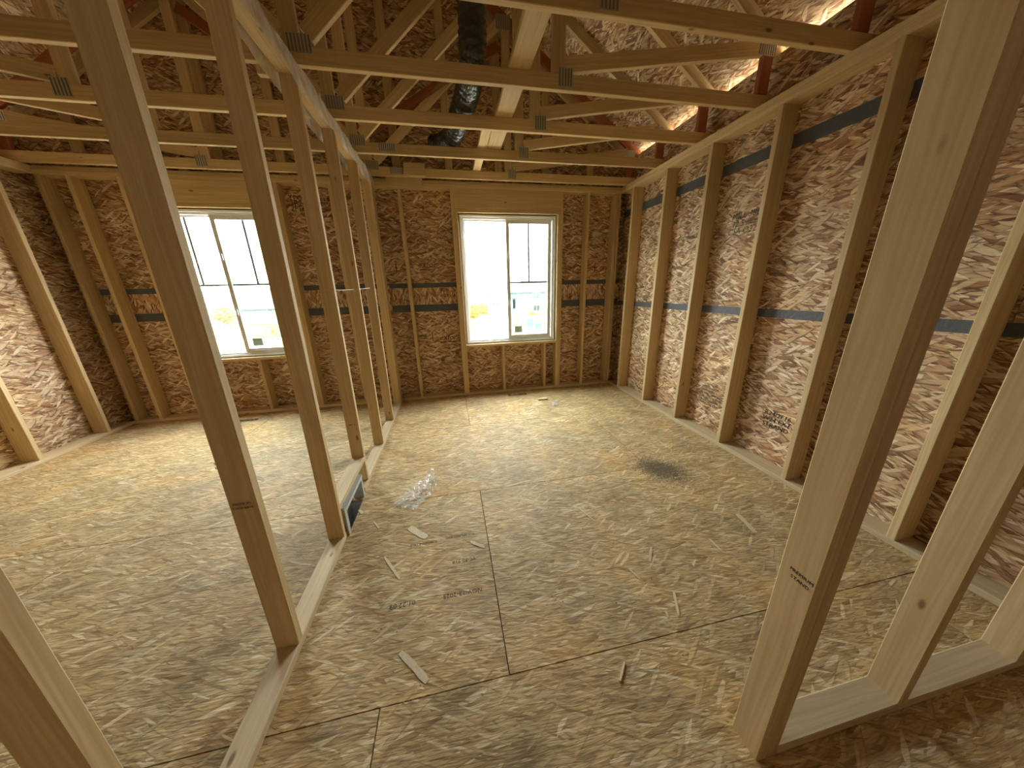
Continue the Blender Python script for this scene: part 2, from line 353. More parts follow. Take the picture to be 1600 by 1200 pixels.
# printed marks on the sheathing
def rmark(s, y, z, size, shear=0, mat='ink'): text('printed_mark', wr, s, (XO-.002, y, z), -Y, Z, size, mat, shear)
for i, l in enumerate(['2R32/16  W24', 'EXPOSURE 1', 'SIZED FOR SPACING', 'PS 2-18   HUD-UM-40', '3/8 CATEGORY', 'STRENGTH AXIS']):
    rmark(l, -1.79, .46-.034*i, .036, 0, 'ink_soft')
for i, l in enumerate(['MILL 388', '12.5 mm', 'CSA O325']): rmark(l, -1.85, 2.03-.06*i, .07, .2, 'ink_soft')
for i, l in enumerate(['R24/2F16', 'W24 EXT', 'STRAND']): rmark(l, -2.48, .44-.05*i, .055, .1)
for y, s in ((-.62, 'CSA O325'), (-1.22, 'EXTERIOR 11')): rmark(s, y, 1.95, .045, 0, 'ink_soft')

# window wall (back) ----------------------------------------------
wb_ = root('wall_back', (0, 0, 0), kind='structure')
ZW0, ZW1 = .738, 2.402
OP = [(.945, 2.252), (-2.40, -1.093)]
for lo, hi in ((-XR, -.089), (0, XR)):
    lumber('bottom_plate', wb_, (lo, .07, T2/2), (hi, .07, T2/2), .14, T2, Y, 'wood_dirty')
    lumber('top_plate', wb_, (lo, .07, ZP+T2/2), (hi, .07, ZP+T2/2), .14, T2, Y)
lumber('top_plate', wb_, (-XR, .07, ZP+T2*1.5), (XR, .07, ZP+T2*1.5), .14, T2, Y)
def bstud(x, z0=T2, z1=ZP, name='stud'): lumber(name, wb_, (x+T2/2, .07, z0), (x+T2/2, .07, z1), .14, T2, Y)
for a, b in OP:
    bstud(a-T2, T2, ZW1, 'trimmer_stud'); bstud(b, T2, ZW1, 'trimmer_stud')
    bstud(a-2*T2, name='king_stud'); bstud(b+T2, name='king_stud')
    lumber('window_sill_plate', wb_, (a, .07, ZW0-T2/2), (b, .07, ZW0-T2/2), .14, T2, Y)
    lumber('header_plate', wb_, (a-T2, .07, ZW1+T2/2), (b+T2, .07, ZW1+T2/2), .14, T2, Y)
    for yy in (.019, .121): lumber('header_beam', wb_, (a-T2, yy, (ZW1+T2+ZP)/2), (b+T2, yy, (ZW1+T2+ZP)/2), ZP-ZW1-T2-.002, T2, Z)
for x in (1.446, 2.066): bstud(x, T2, ZW0-T2, 'cripple_stud')
for x in (-1.665, -2.27): bstud(x, T2, ZW0-T2, 'cripple_stud')
for x in (.25, 2.66, 3.065, XR-T2): bstud(x)
for x in (-.50, -2.9, -XR): bstud(x)
for (z0, z1, cuts) in [(-.3, 1.249, [-1.7, .72]), (1.251, 1.549, [-2.5, -.06, 2.38]), (1.551, 2.77, [-1.9, .54]), (2.772, 3.38, [-.7, 1.7])]:
    xs = [-XO]+cuts+[XO]
    for x0, x1 in zip(xs, xs[1:]):
        if z1-z0 < .4: sheet('filler_panel', wb_, (0, .14, 0), Z, -X, z0, z1, -x1+.001, -x0-.001, .011, 'osb_wall', [(ZW0, ZW1, -b, -a) for a, b in OP])   # strands upright
        else: sheet('sheathing_panel', wb_, (0, .14, 0), X, Z, x0+.001, x1-.001, z0, z1, .011, 'osb_wall', [(a, b, ZW0, ZW1) for a, b in OP])
sheet('light_seal_sheet', wb_, (0, .1525, 0), X, Z, -XO-.01, XO+.01, -.3, 3.38, .001, 'light_seal', [(a, b, ZW0, ZW1) for a, b in OP])  # added out of sight behind the boards so no daylight leaks through
for zc, hh in ((1.55, .06), (1.255, .092)):
    for x0, x1 in [(-XR+T2, -2.90), (-2.862, -2.476), (-1.017, -.50), (-.462, -.09), (0, .25), (.288, .869), (2.328, 2.66), (2.698, 3.065), (3.146, 3.28)]:
        box('seam_tape', wb_, (x0+.001, .1385, zc-hh/2), (x1-.001, .14, zc+hh/2), 'tape')
def bmark(s, px, py, size, shear=0, mat='ink', bar=0):
    p = at(px, py, 1, .1388); text('printed_mark', wb_, s, p, X, Z, size, mat, shear)
    if bar: box('printed_mark', wb_, (p.x-bar/2, .1380, p.z-size*.62), (p.x+bar/2, .1390, p.z-size*.52), mat)
bmark('exfor', 700, 527, .11, .25, 'ink', .25); bmark('exfor', 667, 413.5, .11, .25, 'ink_soft', .2)
bmark('|', 676, 525, .13); bmark('|', 619, 417, .13); bmark('|', 929.5, 417, .13); bmark('exfor', 950, 418, .088, .25)
for i, l in enumerate(['R24', 'W24', '7/16']): bmark(l, 694, 453+9*i, .06)
for i, l in enumerate(['TECO', '1R24', '2F16']): bmark(l, 466, 310+8*i, .08)
for i, l in enumerate(['11 mm', 'R24/W24']): bmark(l, 512, 312+8*i, .06)
# short scab blocks nailed over the end of the plates
lumber('scab_block', wb_, (.145, -.02, 2.705), (.555, -.02, 2.705), .14, T2, Z)

# partition on the left -------------------------------------------
wl_ = root('wall_left', (0, 0, 0), kind='structure')
lumber('bottom_plate', wl_, (-.0445, YB+.14, T2/2), (-.0445, -2.55, T2/2), .089, T2, X, 'wood_dirty')
lumber('bottom_plate', wl_, (-.0445, -2.105, T2/2), (-.0445, -.001, T2/2), .089, T2, X, 'wood_dirty')
for k in (.5, 1.5): lumber('top_plate', wl_, (-.0445, YB+.14, ZP+T2*k), (-.0445, -.001, ZP+T2*k), .089, T2, X)
LEAN = .05
for y, z0 in ((-6.28, T2), (-5.67, T2), (-5.06, T2), (-4.45, T2), (-3.84, T2), (-3.229, T2), (-2.6176, T2), (-2.003, .247), (-1.383, T2), (-.7797, T2)):
    lumber('stud', wl_, (-.0445, y+T2/2, z0), (-.0445, y+T2/2+LEAN*(1-z0/ZP), ZP), .089, T2, X)
for y in (-.195, -.155, -.04): lumber('end_stud', wl_, (-.0445, y+T2/2, T2), (-.0445, y+T2/2, ZP), .089, T2, X)
lumber('vent_header', wl_, (-.0445, -2.579, .228), (-.0445, -1.965, .228), .089, T2, X, 'wood_dirty')
lumber('cripple_stud', wl_, (-.0445, -1.984, T2), (-.0445, -1.984, .209), .089, T2, X)
def smark(s, y, z, size): text('grade_stamp', wl_, s, (-.0445, y-.0008, z), X, Z, size, 'ink')
p = at(380, 793, 1, -3.23); smark('PREMIUM', -3.229+.01, p.z+.008, .014); smark('STAND&BTR', -3.229+.01, p.z-.009, .012)
p = at(357, 728, 1, -3.22); text('grade_stamp', wl_, 'S-P-F  34', (-.067, -3.229+.017, p.z+.008), X, Z, .014); text('grade_stamp', wl_, 'KD-HT 91', (-.067, -3.229+.017, p.z-.009), X, Z, .012)
for zz in (.52, .42): smark('SPF 2', -2.003+.006, zz, .02)
# milky film over the top of the partition
def filmstrip(x, side, z0, z1, lab):
    V = []; F = []; n = 150; m = 6; rr = random.Random(3+side)
    ph = [rr.uniform(0, 6) for _ in range(8)]
    for i in range(n+1):
        yy = -3.75+(3.73)*i/n
        lowz = z0+.012*math.sin(yy*5+ph[0])+.009*math.sin(yy*13+ph[1])
        for j in range(m+1):
            t = j/m; wv = .006*math.sin(yy*9+ph[2]+t*2)+.004*math.sin(yy*23+ph[3]+t*4)
            V.append((x+side*(.010+.010*(1-t)+wv*(1-.4*t)), yy, lowz+(z1-lowz)*t))
    for i in range(n):
        for j in range(m): a = i*(m+1)+j; F.append([a, a+m+1, a+m+2, a+1])
    o = link('poly_film', poly_mesh(V, F, True), 'poly'); tag(o, lab, 'plastic film'); return o
filmstrip(0, 1, 2.60, 2.738, 'milky plastic strip hanging over the room side of the partition top plates')
filmstrip(-.089, -1, 2.60, 2.738, 'milky plastic strip hanging over the far side of the partition top plates')

# short partition with the doorway behind which the camera stands -
wf = root('wall_front', (1.6, -3.855, 0), kind='structure')
lumber('bottom_plate', wf, (1.676, -3.855, T2/2), (XR, -3.855, T2/2), .089, T2, Y, 'wood_dirty')
for k in (.5, 1.5): lumber('top_plate', wf, (.0, -3.855, ZP+T2*k), (XR, -3.855, ZP+T2*k), .089, T2, Y)
lumber('trimmer_stud', wf, (1.619, -3.855, 0), (1.619, -3.855, ZP), .089, T2, Y)
lumber('king_stud', wf, (1.657, -3.855, 0), (1.657, -3.855, ZP), .089, T2, Y)
for x in (2.21, 2.82, XR-.02): lumber('stud', wf, (x, -3.855, T2), (x, -3.855, ZP), .089, T2, Y)
p = at(1243, 893, 0, 1.6)
text('grade_stamp', wf, 'PREMIUM', (1.5994, p.y-.015, p.z), -Y, Z, .014); text('grade_stamp', wf, 'STAND', (1.5994, p.y-.015, p.z-.02), -Y, Z, .014)

# outer walls that only close the storey --------------------------
wo_ = root('wall_outer', (-XO, 0, 0), kind='structure')
for z0, z1 in ((-.3, 1.22), (1.22, 2.44), (2.44, 3.083)):
    for y0, y1 in ((YB, -4.5), (-4.5, -2.06), (-2.06, .154)): sheet('sheathing_panel', wo_, (-XO, 0, 0), Y, Z, y0, y1, z0, z1, .011, 'osb_wall')
lumber('bottom_plate', wo_, (-XR-.07, YB, T2/2), (-XR-.07, 0, T2/2), .14, T2, X, 'wood_dirty')
for k in (.5, 1.5): lumber('top_plate', wo_, (-XR-.07, YB, ZP+T2*k), (-XR-.07, .0, ZP+T2*k), .14, T2, X)
for y in YS: lumber('stud', wo_, (-XR-.07, y, T2), (-XR-.07, y, ZP), .14, T2, X)
wq = root('wall_rear', (0, YB, 0), kind='structure')
sheet('sheathing_panel', wq, (0, YB, 0), -X, Z, -XO, XO, -.3, 2.76, .011, 'osb_wall')
for x in (-3.1, -2.94, -.30, .0, .062, 2.95, 3.05): lumber('stud', wq, (x+T2/2, YB+.07, T2), (x+T2/2, YB+.07, ZP), .14, T2, Y)

# roof --------------------------------------------------------------
ce = root('ceiling', (0, 0, 2.741), kind='structure')
YG = .45; XE = 3.78
for sgn in (1, -1):
    d = Vector((sgn, 0, -SL)).normalized(); L = XE/d.x*sgn
    n = 0
    wds = [0, 1.219, 2.44, 3.66, L]
    for k, (u0_, u1_) in enumerate(zip(wds, wds[1:])):
        ys = [YG, -1.2, -3.64, YB-.3] if k % 2 == 0 else [YG, -2.42, -4.86, YB-.3]
        for y1, y0 in zip(ys, ys[1:]):
            # strands run up the slope; face down
            ux = Vector((0, 1, 0)) if sgn > 0 else Vector((0, -1, 0))
            a, b = (y0, y1) if sgn > 0 else (-y1, -y0)
            sheet('roof_panel', ce, (0, 0, ZR0+.0), ux, d, a+.001, b-.001, u0_+.001, u1_-.001, .011, 'osb_roof')
for sgn in (1, -1):
    d = Vector((sgn, 0, -SL)).normalized(); L = XE/abs(d.x)
    ux = Vector((0, sgn, 0)); a, b = (YB-.3, YG) if sgn > 0 else (-YG, -YB+.3)
    sheet('roof_light_seal', ce, (0, 0, ZR0+.016), ux, d, a, b, 0, L, .002, 'light_seal')  # unseen layer over the deck, added to stop light leaking at ridge and seams
# gable ends
ge = root('wall_gable', (0, .14, 2.741), kind='structure')
# sheathing of the gable built of courses so that each board has its own edges
def gable_course(par, y, z0, z1, face=-1):
    xa, xb = (ZR0-z0)/SL-.004, max(0, (ZR0-z1)/SL-.004)
    V = [(-xa, z0, 0), (xa, z0, 0), (xb, z1, 0), (-xb, z1, 0)]; V += [(a, b, -.011) for a, b, c in V]
    me = poly_mesh(V, [[0, 1, 2, 3], [7, 6, 5, 4], [0, 4, 5, 1], [1, 5, 6, 2], [2, 6, 7, 3], [3, 7, 4, 0]])
    o = link('gable_panel', me, 'osb_roof', par); m = Matrix.Identity(4); ax = [X, Z, -Y]
    if face > 0: ax = [-X, Z, Y]
    for k in range(3):
        for i in range(3): m[i][k] = ax[k][i]
    m[1][3] = y; place(o, m)
for z0, z1 in ((3.382, 3.99), (3.992, 4.60), (4.602, ZR0-.02)): gable_course(ge, .14, z0, z1)
gable_course(ge, .155, 3.3, ZR0-.005)  # second outer layer, added unseen to shut daylight out of the course joints
for z0, z1 in ((2.77, 3.99), (3.992, ZR0-.02)): gable_course(ge, YB+.012, z0, z1, 1)
for k in range(-5, 6):
    x = .27+.61*k
    if abs(x) < 3.0: lumber('gable_stud', ge, (x, .095, ZC), (x, .095, ztop(x)-.06), .089, T2, X)
for sgn in (1, -1):
    a = Vector((0, .095, ZR0-.055)); b = Vector((sgn*3.3, .095, ztop(3.3)-.055)); lumber('gable_chord', ge, a, b, .089, T2, Z)

# trusses
def truss(y, label, special=False, n=0):
    t = root('roof_truss', (0, y, ZC), label, 'roof truss', 'row of roof trusses')
    yc = y+T2/2; ch = .089
    W = lambda nm, a, b, m='wood_truss', dy=0: lumber(nm, t, (a[0], yc+dy, a[1]), (b[0], yc+dy, b[1]), ch, T2, Z if abs(b[0]-a[0]) > .01 else X, m)
    lumber('bottom_chord', t, (-XO, yc, ZC+ch/2), (XO, yc, ZC+ch/2), ch, T2, Z, 'wood_truss')
    off = ch/2*math.sqrt(1+SL*SL)
    for s in (1, -1):
        xe = 3.36 if not special else 3.36
        W('top_chord', (0, ZR0-off-.0), (s*xe, ztop(xe)-off), 'orange' if special else 'wood_truss')
        W('heel_post', (s*3.19, ZC+ch), (s*3.19, ztop(3.19)-off*2+.02), 'orange')
        W('vertical_web', (s*1.582, ZC+ch), (s*1.582, ztop(1.582)-off*2+.03))
        W('diagonal_web', (s*.07, ZC+ch+.055), (s*1.53, ztop(1.53)-off*2-.0), 'wood_truss')
        W('heel_web', (s*1.63, ZC+ch+.05), (s*3.135, 3.105))
        gusset(t, s*1.628, y, ZC+ch-.02, .10, .105); gusset(t, s*3.17, y, 3.095, .15, .07)
        gusset(t, s*1.56, y, ztop(1.56)-.1, .16, .13)
        if special: W('brace_web', (s*.0, 3.135), (s*1.5, 4.03), 'orange', -.0)
    W('king_post', (-.012, ZC+ch), (-.012, ZR0-off*2+.03))
    gusset(t, .03, y, ZC+ch+.01, .13, .09); gusset(t, .0, y, ZR0-.12, .2, .14)
    if n % 2 == 0: gusset(t, .285, y, ZC+.052, .15, .07)
    return t
TY = [-.09, -.70, -1.31, -1.90, -2.50, -3.11, -3.72, -4.33, -4.94, -5.55, -6.16]
names = ['first roof truss from the window wall, with orange-stained top chords', 'second roof truss from the window wall, braced by two laid boards', 'third roof truss from the window wall',
         'fourth roof truss from the window wall', 'fifth roof truss from the window wall', 'sixth roof truss from the window wall', 'seventh roof truss from the window wall', 'eighth roof truss from the window wall',
         'ninth roof truss from the window wall', 'tenth roof truss from the window wall', 'eleventh roof truss from the window wall']
for i, (y, s) in enumerate(zip(TY, names)):
    t = truss(y, s, i == 0, 0 if i in (0, 1) else 1)
    if i == 3: lumber('hanger_block', t, (-.205, y+T2*1.5, 2.70), (-.205, y+T2*1.5, 2.95), .06, T2, X)
b1 = lumber('brace_board', None, (1.317, -5.5, ZC+.089+T2/2), (1.317, -.60, ZC+.089+T2/2), .14, T2, X); tag(b1, 'long wide board laid flat across the truss bottom chords beside the duct', 'board')
b2 = lumber('brace_board', None, (1.199, -1.25, ZC+.089+T2/2), (1.199, .0, ZC+.089+T2/2), .089, T2, X); tag(b2, 'short narrow board lapped beside the wide brace board near the window wall', 'board')
sb = lumber('scab_block', wb_, (.37, -.111, 2.806), (.60, -.111, 2.806), .128, T2, Z)

# ------------------------------------------------------------------ windows
def window(n, x0, x1, label_unused, latch=True, both_munt=False):
    w = root('window_%d' % n, (x0, .05, ZW0), kind='structure')
    a, b = x0+.015, x1-.015; z0, z1 = ZW0+.012, ZW1-.015; yf = .035
    def fr(nm, xa, xb, za, zb, ya, yb, mat='vinyl', par=w): return box(nm, par, (xa, ya, za), (xb, yb, zb), mat, .0015)
    t = .022
    # outer frame, stepped
    fr('frame', a, a+t, z0, z1, yf, .135); fr('frame', b-t, b, z0, z1, yf, .135); fr('frame', a+t, b-t, z0, z0+t, yf, .135); fr('frame', a+t, b-t, z1-t, z1, yf, .135)
    t2 = .046
    fr('inner_frame', a+t, a+t2, z0+t, z1-t, yf+.018, .13); fr('inner_frame', b-t2, b-t, z0+t, z1-t, yf+.018, .13)
    fr('inner_frame', a+t2, b-t2, z0+t, z0+t2, yf+.018, .13); fr('inner_frame', a+t2, b-t2, z1-t2, z1-t, yf+.018, .13)
    # dark foam in the gap to the lumber
    for q in ((x0+.001, a, ZW0+.001, ZW1-.001), (b, x1-.001, ZW0+.001, ZW1-.001)): fr('gap_foam', *q, .105, .135, 'gasket')
    fr('gap_foam', a, b, z1, ZW1-.001, .105, .135, 'gasket'); fr('gap_foam', a, b, ZW0+.001, z0, .105, .135, 'gasket')
    xm = (a+b)/2-.03
    # fixed light on the left, set further out
    s1 = root('fixed_sash'); s1.parent = w
    def sash(par, xa, xb, za, zb, ya, yb, st, sr=None):
        sr = sr or st
        for q in ((xa, xa+st, za, zb), (xb-sr, xb, za, zb), (xa+st, xb-sr, za, za+st), (xa+st, xb-sr, zb-st, zb)): fr('sash_rail', *q, ya, yb, 'vinyl', par)
        return xa+st, xb-sr, za+st, zb-st
    g1 = sash(s1, a+t2, xm+.012, z0+t2, z1-t2, .085, .118, .022)
    box('glass_pane', s1, (g1[0], .1, g1[2]), (g1[1], .104, g1[3]), 'glass')
    s2 = root('sliding_sash'); s2.parent = w
    g2 = sash(s2, xm-.012, b-t2-.012, z0+t2, z1-t2, .058, .084, .046, .044)
    box('glass_pane', s2, (g2[0], .069, g2[2]), (g2[1], .073, g2[3]), 'glass')
    box('insect_screen', s2, (g2[0]-.01, .111, g2[2]-.01), (g2[1]+.02, .1115, g2[3]+.01), 'screen')
    fr('screen_channel', b-t2-.012, b-t2-.006, z0+t2, z1-t2, .05, .06, 'muntin')
    zm = 1.56 if n == 1 else 1.60
    def munt(par, g, y, vert):
        fr('muntin', g[0], g[1], zm-.012, zm+.012, y-.004, y+.004, 'muntin', par)
        if vert: c = (g[0]+g[1])/2; fr('muntin', c-.012, c+.012, zm+.012, g[3], y-.004, y+.004, 'muntin', par)
    munt(s2, g2, .0765, True)
    if both_munt: munt(s1, g1, .0965, True)
    st = box('sticker', s2, (g2[0]+.05, .0672, g2[2]+.03), (g2[0]+.16, .0685, g2[2]+.12), 'sticker'); st['label'] = 'pale blue sticker on the glass'
    fr('pull_rail', g2[0]+.06, g2[0]+.22, g2[2]-.03, g2[2]-.018, .05, .058, 'vinyl', s2)
    for zz in (z0+.5, z0+1.12): fr('latch', xm+.004, xm+.022, zz, zz+.07, .042, .058, 'galv', s2)
window(1, *OP[0], None); window(2, *OP[1], None, True, True)

# ------------------------------------------------------------------ things inside
pts = [(1.09, -1.54, 4.38), (1.075, -1.58, 4.0), (1.06, -1.63, 3.5), (1.052, -1.655, 3.25), (1.048, -1.64, 3.08), (1.04, -1.56, 2.975), (1.02, -1.40, 2.94), (.99, -1.15, 2.935), (.955, -.9, 2.93), (.915, -.68, 2.93), (.86, -.53, 2.935), (.79, -.43, 2.94), (.70, -.38, 2.95)]
fine = []
for i in range(len(pts)-1):                    # Catmull-Rom
    P = [Vector(pts[max(0, min(len(pts)-1, i+k))]) for k in (-1, 0, 1, 2)]
    for s in range(14):
        t = s/14; fine.append(.5*((2*P[1])+(P[2]-P[0])*t+(2*P[0]-5*P[1]+4*P[2]-P[3])*t*t+(3*P[1]-P[0]-3*P[2]+P[3])*t**3))
dr = random.Random(5)
noi = [[dr.uniform(-1, 1) for _ in range(28)] for _ in fine]
d = link('flexible_duct', tube_mesh(fine, [.094+.0035*math.sin(i*1.5) for i in range(len(fine))], 28, lambda i, k: 1+.028*noi[i][k]), 'duct')
tag(d, 'black wrinkled flexible air duct hanging through the roof trusses', 'duct')

# floor return boot in the partition
bt = root('air_vent_boot', (-.03, -2.35, 0), 'galvanised sheet metal vent frame set into the partition base plate', 'vent')
for nm, lo, hi in (('side_plate', (-.07, -2.535, -.02), (.012, -2.528, .185)), ('side_plate', (-.07, -2.165, -.02), (.006, -2.158, .185)), ('top_plate', (-.085, -2.535, .183), (.010, -2.158, .186)), ('back_plate', (-.087, -2.535, -.02), (-.085, -2.158, .186)),
                   ('front_flange', (.008, -2.535, .160), (.012, -2.158, .186)), ('corner_flange', (.004, -2.560, -.0), (.012, -2.528, .19)), ('corner_flange', (-.004, -2.172, .0), (.006, -2.150, .186))):
    box(nm, bt, lo, hi, 'galv')

# clear plastic bag scrap on the floor
def bag():
    n, m = 26, 14; V = []; F = []; rr = random.Random(11)
    A, B, Cc, D = Vector((.225, -2.33, 0)), Vector((.40, -2.42, 0)), Vector((.545, -2.20, 0)), Vector((.515, -1.94, 0))
    for i in range(n+1):
        for j in range(m+1):
            s, t = i/n, j/m; p = A.lerp(D, s).lerp(B.lerp(Cc, s), t)
            h = .004+.05*s*(1-t)**1.3*(.6+.4*math.sin(s*7))+.022*abs(math.sin(s*9+t*6))*s+.006*rr.random()+.02*math.exp(-((t-.62)/.1)**2)*(.3+.7*s)
            V.append((p.x+.006*rr.uniform(-1, 1), p.y+.006*rr.uniform(-1, 1), h))
    for i in range(n):
        for j in range(m): a = i*(m+1)+j; F.append([a, a+m+1, a+m+2, a+1])
    tag(link('plastic_bag', poly_mesh(V, F), 'clear_poly'), 'crumpled clear plastic bag lying on the subfloor near the vent', 'plastic bag')
bag()
def bag2():
    V = []; F = []; rr = random.Random(4); n = 6
    c = at(867, 632, 2, 0)
    for i in range(n+1):
        for j in range(n+1): V.append((c.x+(i/n-.5)*.10, c.y+(j/n-.5)*.13, .003+.03*rr.random()*(1-abs(i/n-.5))))
    for i in range(n):
        for j in range(n): a = i*(n+1)+j; F.append([a, a+n+1, a+n+2, a+1])
    tag(link('plastic_scrap', poly_mesh(V, F), 'clear_poly'), 'small scrap of clear plastic on the subfloor near the window wall', 'plastic scrap')
bag2()

def flake_mesh(L, w, t, seed):
    rr = random.Random(seed); n = 5; V = []; F = []
    for i in range(n+1):
        s = i/n; ww = w*(.75+.25*rr.random())*(1 if 0 < i < n else .7); c = .08*w*math.sin(s*3+seed); hz = .0012*math.sin(s*math.pi)
        for k, (sx, zz) in enumerate(((-1, 0), (1, 0), (1, t), (-1, t))): V.append((sx*ww/2+c, (s-.5)*L, zz+hz))
    for i in range(n):
        for k in range(4): F.append([i*4+k, i*4+(k+1) % 4, i*4+4+(k+1) % 4, i*4+4+k])
    F += [[3, 2, 1, 0], [n*4, n*4+1, n*4+2, n*4+3]]
    me = poly_mesh(V, F); return me
def rotz(o, p0, p1):
    d = Vector(p1)-Vector(p0); o.location = (Vector(p0)+Vector(p1))/2; o.location.z = .0006; o.rotation_euler = (0, 0, math.atan2(d.y, d.x)-math.pi/2)
flk = [((640, 824), (667, 840), .05), ((735, 846), (757, 856), .022), ((1152, 803), (1180, 833), .035), ((561, 797), (566, 803), .02), ((1096, 735), (1110, 746), .010), ((1030, 690), (1046, 700), .012), ((968, 668), (985, 676), .012),
       ((1018, 855), (1015, 878), .018), ((1053, 925), (1060, 962), .014), ((1040, 955), (1044, 966), .012), ((625, 1020), (668, 1065), .03), ((600, 870), (625, 905), .016), ((905, 795), (930, 815), .012), ((1108, 842), (1128, 862), .012), ((982, 888), (1000, 906), .012), ((584, 815), (592, 826), .012)]
for i, (a, b, w) in enumerate(flk):
    p, q = at(*a, 2, 0), at(*b, 2, 0); L = (q-p).length
    o = link('wood_flake', flake_mesh(L, w, .0012, i), 'flake'); rotz(o, p, q)
    lab = {0: 'broad rectangular pale wood flake between the vent and the floor joint', 1: 'tapered pale wood flake touching the floor joint by the ink stamps', 2: 'broad pale wood flake near the sawdust and the right wall', 10: 'long pale wood flake between the ink stamps and the doorway floor joint', 11: 'narrow wood flake lying beside the upside-down time stamp'}.get(i, 'small thin pale wood flake lying flat on the subfloor')
    tag(o, lab, 'wood flake', 'loose wood flakes on the subfloor')
o = link('wood_splinter', flake_mesh(.075, .010, .006, 77), 'flake'); rotz(o, at(976, 1035, 2, 0), at(968, 1066, 2, 0)); tag(o, 'pointed bright wood splinter on the subfloor near the doorway studs', 'wood splinter')
o = link('wood_scrap', flake_mesh(.13, .06, .02, 78), 'flake'); rotz(o, at(840, 625, 2, 0), at(856, 624, 2, 0)); tag(o, 'small split lumber scrap on the subfloor below the window', 'wood scrap')
# sawdust heap: many grains, none of them countable
def dust():
    rr = random.Random(9); V = []; F = []; c = Vector((2.37, -2.345, 0))
    for k in range(7000):
        u, v = rr.gauss(0, .85), rr.gauss(0, .85); x = c.x+u*.11+v*.03; yv = c.y+v*.095-u*.06
        s = rr.uniform(.001, .0036); a = rr.uniform(0, 6.3); b = len(V); h = max(0, .006*math.exp(-(u*u+v*v)/1.2)-.001)*rr.random()
        for i in range(3): V.append((x+s*math.cos(a+i*2.09), yv+s*math.sin(a+i*2.09), h+.0003))
        V.append((x, yv, h+s*1.1)); F += [[b, b+1, b+3], [b+1, b+2, b+3], [b+2, b, b+3]]
    tag(link('sawdust', poly_mesh(V, F), 'dust'), 'grey patch of sawdust and grit on the subfloor beside the right wall', 'sawdust', kind='stuff')
dust()
def crumbs():
    rr = random.Random(31); V = []; F = []
    for k in range(420):
        x, yv = rr.uniform(.05, 1.9), rr.uniform(-3.7, -.3); s = rr.uniform(.0012, .005); a = rr.uniform(0, 6.3); b = len(V)
        for i in range(3): V.append((x+s*math.cos(a+i*2.09), yv+s*math.sin(a+i*2.09), .0004))
        V.append((x, yv, s*.8)); F += [[b, b+1, b+3], [b+1, b+2, b+3], [b+2, b, b+3]]
    tag(link('crumbs', poly_mesh(V, F), 'dust'), 'fine dark crumbs of debris scattered over the subfloor', 'crumbs', kind='stuff')
crumbs()
s = link('string', tube_mesh([(-.045, -1.98, 1.5), (-.04, -1.68, 1.497), (-.045, -1.36, 1.502), (-.045, -.76, 1.52)], [.0022]*4, 6), 'string'); tag(s, 'white string stretched between the partition studs', 'string')
s = link('string', tube_mesh([(XR+.02, -.26, 2.22), (XR+.05, -.1, 2.2), (XR+.06, .0, 2.19)], [.0015]*3, 6), 'string'); tag(s, 'thin pale wire in the dark corner by the right wall', 'wire')

# ------------------------------------------------------------------ outside
G = -4.5
MAT['grass'] = plain('dry_lawn', (0.130, 0.110, 0.040), .9, spec=.15, var=.35, bscale=.8)
MAT['concrete'] = plain('pale_concrete', (0.360, 0.340, 0.290), .8, spec=.15, var=.08, bscale=3)
MAT['fence'] = plain('cedar_fence', (0.270, 0.210, 0.120), .8, spec=.15, var=.15, bscale=2)
MAT['cream'] = plain('cream_siding', (0.460, 0.410, 0.340), .7, spec=.15, var=.04, bscale=1)
MAT['teal'] = plain('grey_green_siding', (0.200, 0.250, 0.240), .7, spec=.15, var=.04, bscale=1)
MAT['shingle'] = plain('grey_shingles', (0.110, 0.100, 0.090), .9, spec=.15, var=.3, bscale=5)
MAT['trim'] = plain('white_house_trim', (0.600, 0.600, 0.580), .6, spec=.15)
MAT['hglass'] = plain('house_glass', (0.040, 0.045, 0.050), .1, spec=.8)
MAT['pole'] = plain('grey_lamp_steel', (0.250, 0.250, 0.240), .5, metal=0, spec=.15)
MAT['leaf_orange'] = plain('orange_leaves', (0.360, 0.130, 0.030), .8, spec=.15, var=.4, bscale=9)
MAT['leaf_green'] = plain('olive_leaves', (0.110, 0.120, 0.040), .8, spec=.15, var=.4, bscale=9)
MAT['bark'] = plain('grey_bark', (0.120, 0.095, 0.065), .9, spec=.15)
MAT['ubox'] = plain('green_utility_box', (0.090, 0.130, 0.100), .5, spec=.15)
MAT['bounce_gravel'] = plain('pale_bounce_gravel', (0.330, 0.290, 0.220), .9, bump=.3, bscale=20, var=.2)  # pale tone for the added ground that reflects daylight upward
MAT['road'] = plain('asphalt', (0.080, 0.080, 0.080), .9, spec=.15, var=.1, bscale=4)
gr = root('ground', (0, 0, G), kind='structure')
box('added_bounce_yard', gr, (-16, -18, G), (18, 7, G+.02), 'bounce_gravel')  # unseen pale ground, added to bounce daylight up under the eaves
box('lawn', gr, (-260, -120, G-.3), (260, 300, G), 'grass')
def strip(nm, Ya, Yb, mat, h): box(nm, gr, (-200, Ya, G), (200, Yb, G+h), mat)
def gy(px, py): return at(px, py, 2, G).y
w2 = lambda x, y: (700+x/8.421, 420+y/8.421)
w4 = lambda x, y: (350+x/8.571, 430+y/8.571)
YFN = gy(*w2(550, 755))                         # fence line
strip('sidewalk', gy(*w2(550, 818)), gy(*w2(550, 775)), 'concrete', .03)
strip('road', 8, gy(*w2(550, 885)), 'road', .01)
fn = root('fence', (0, YFN, G), 'long tan board fence behind the sidewalk', 'fence')
FH = at(*w2(550, 630), 1, YFN).z-G
bmf = {}
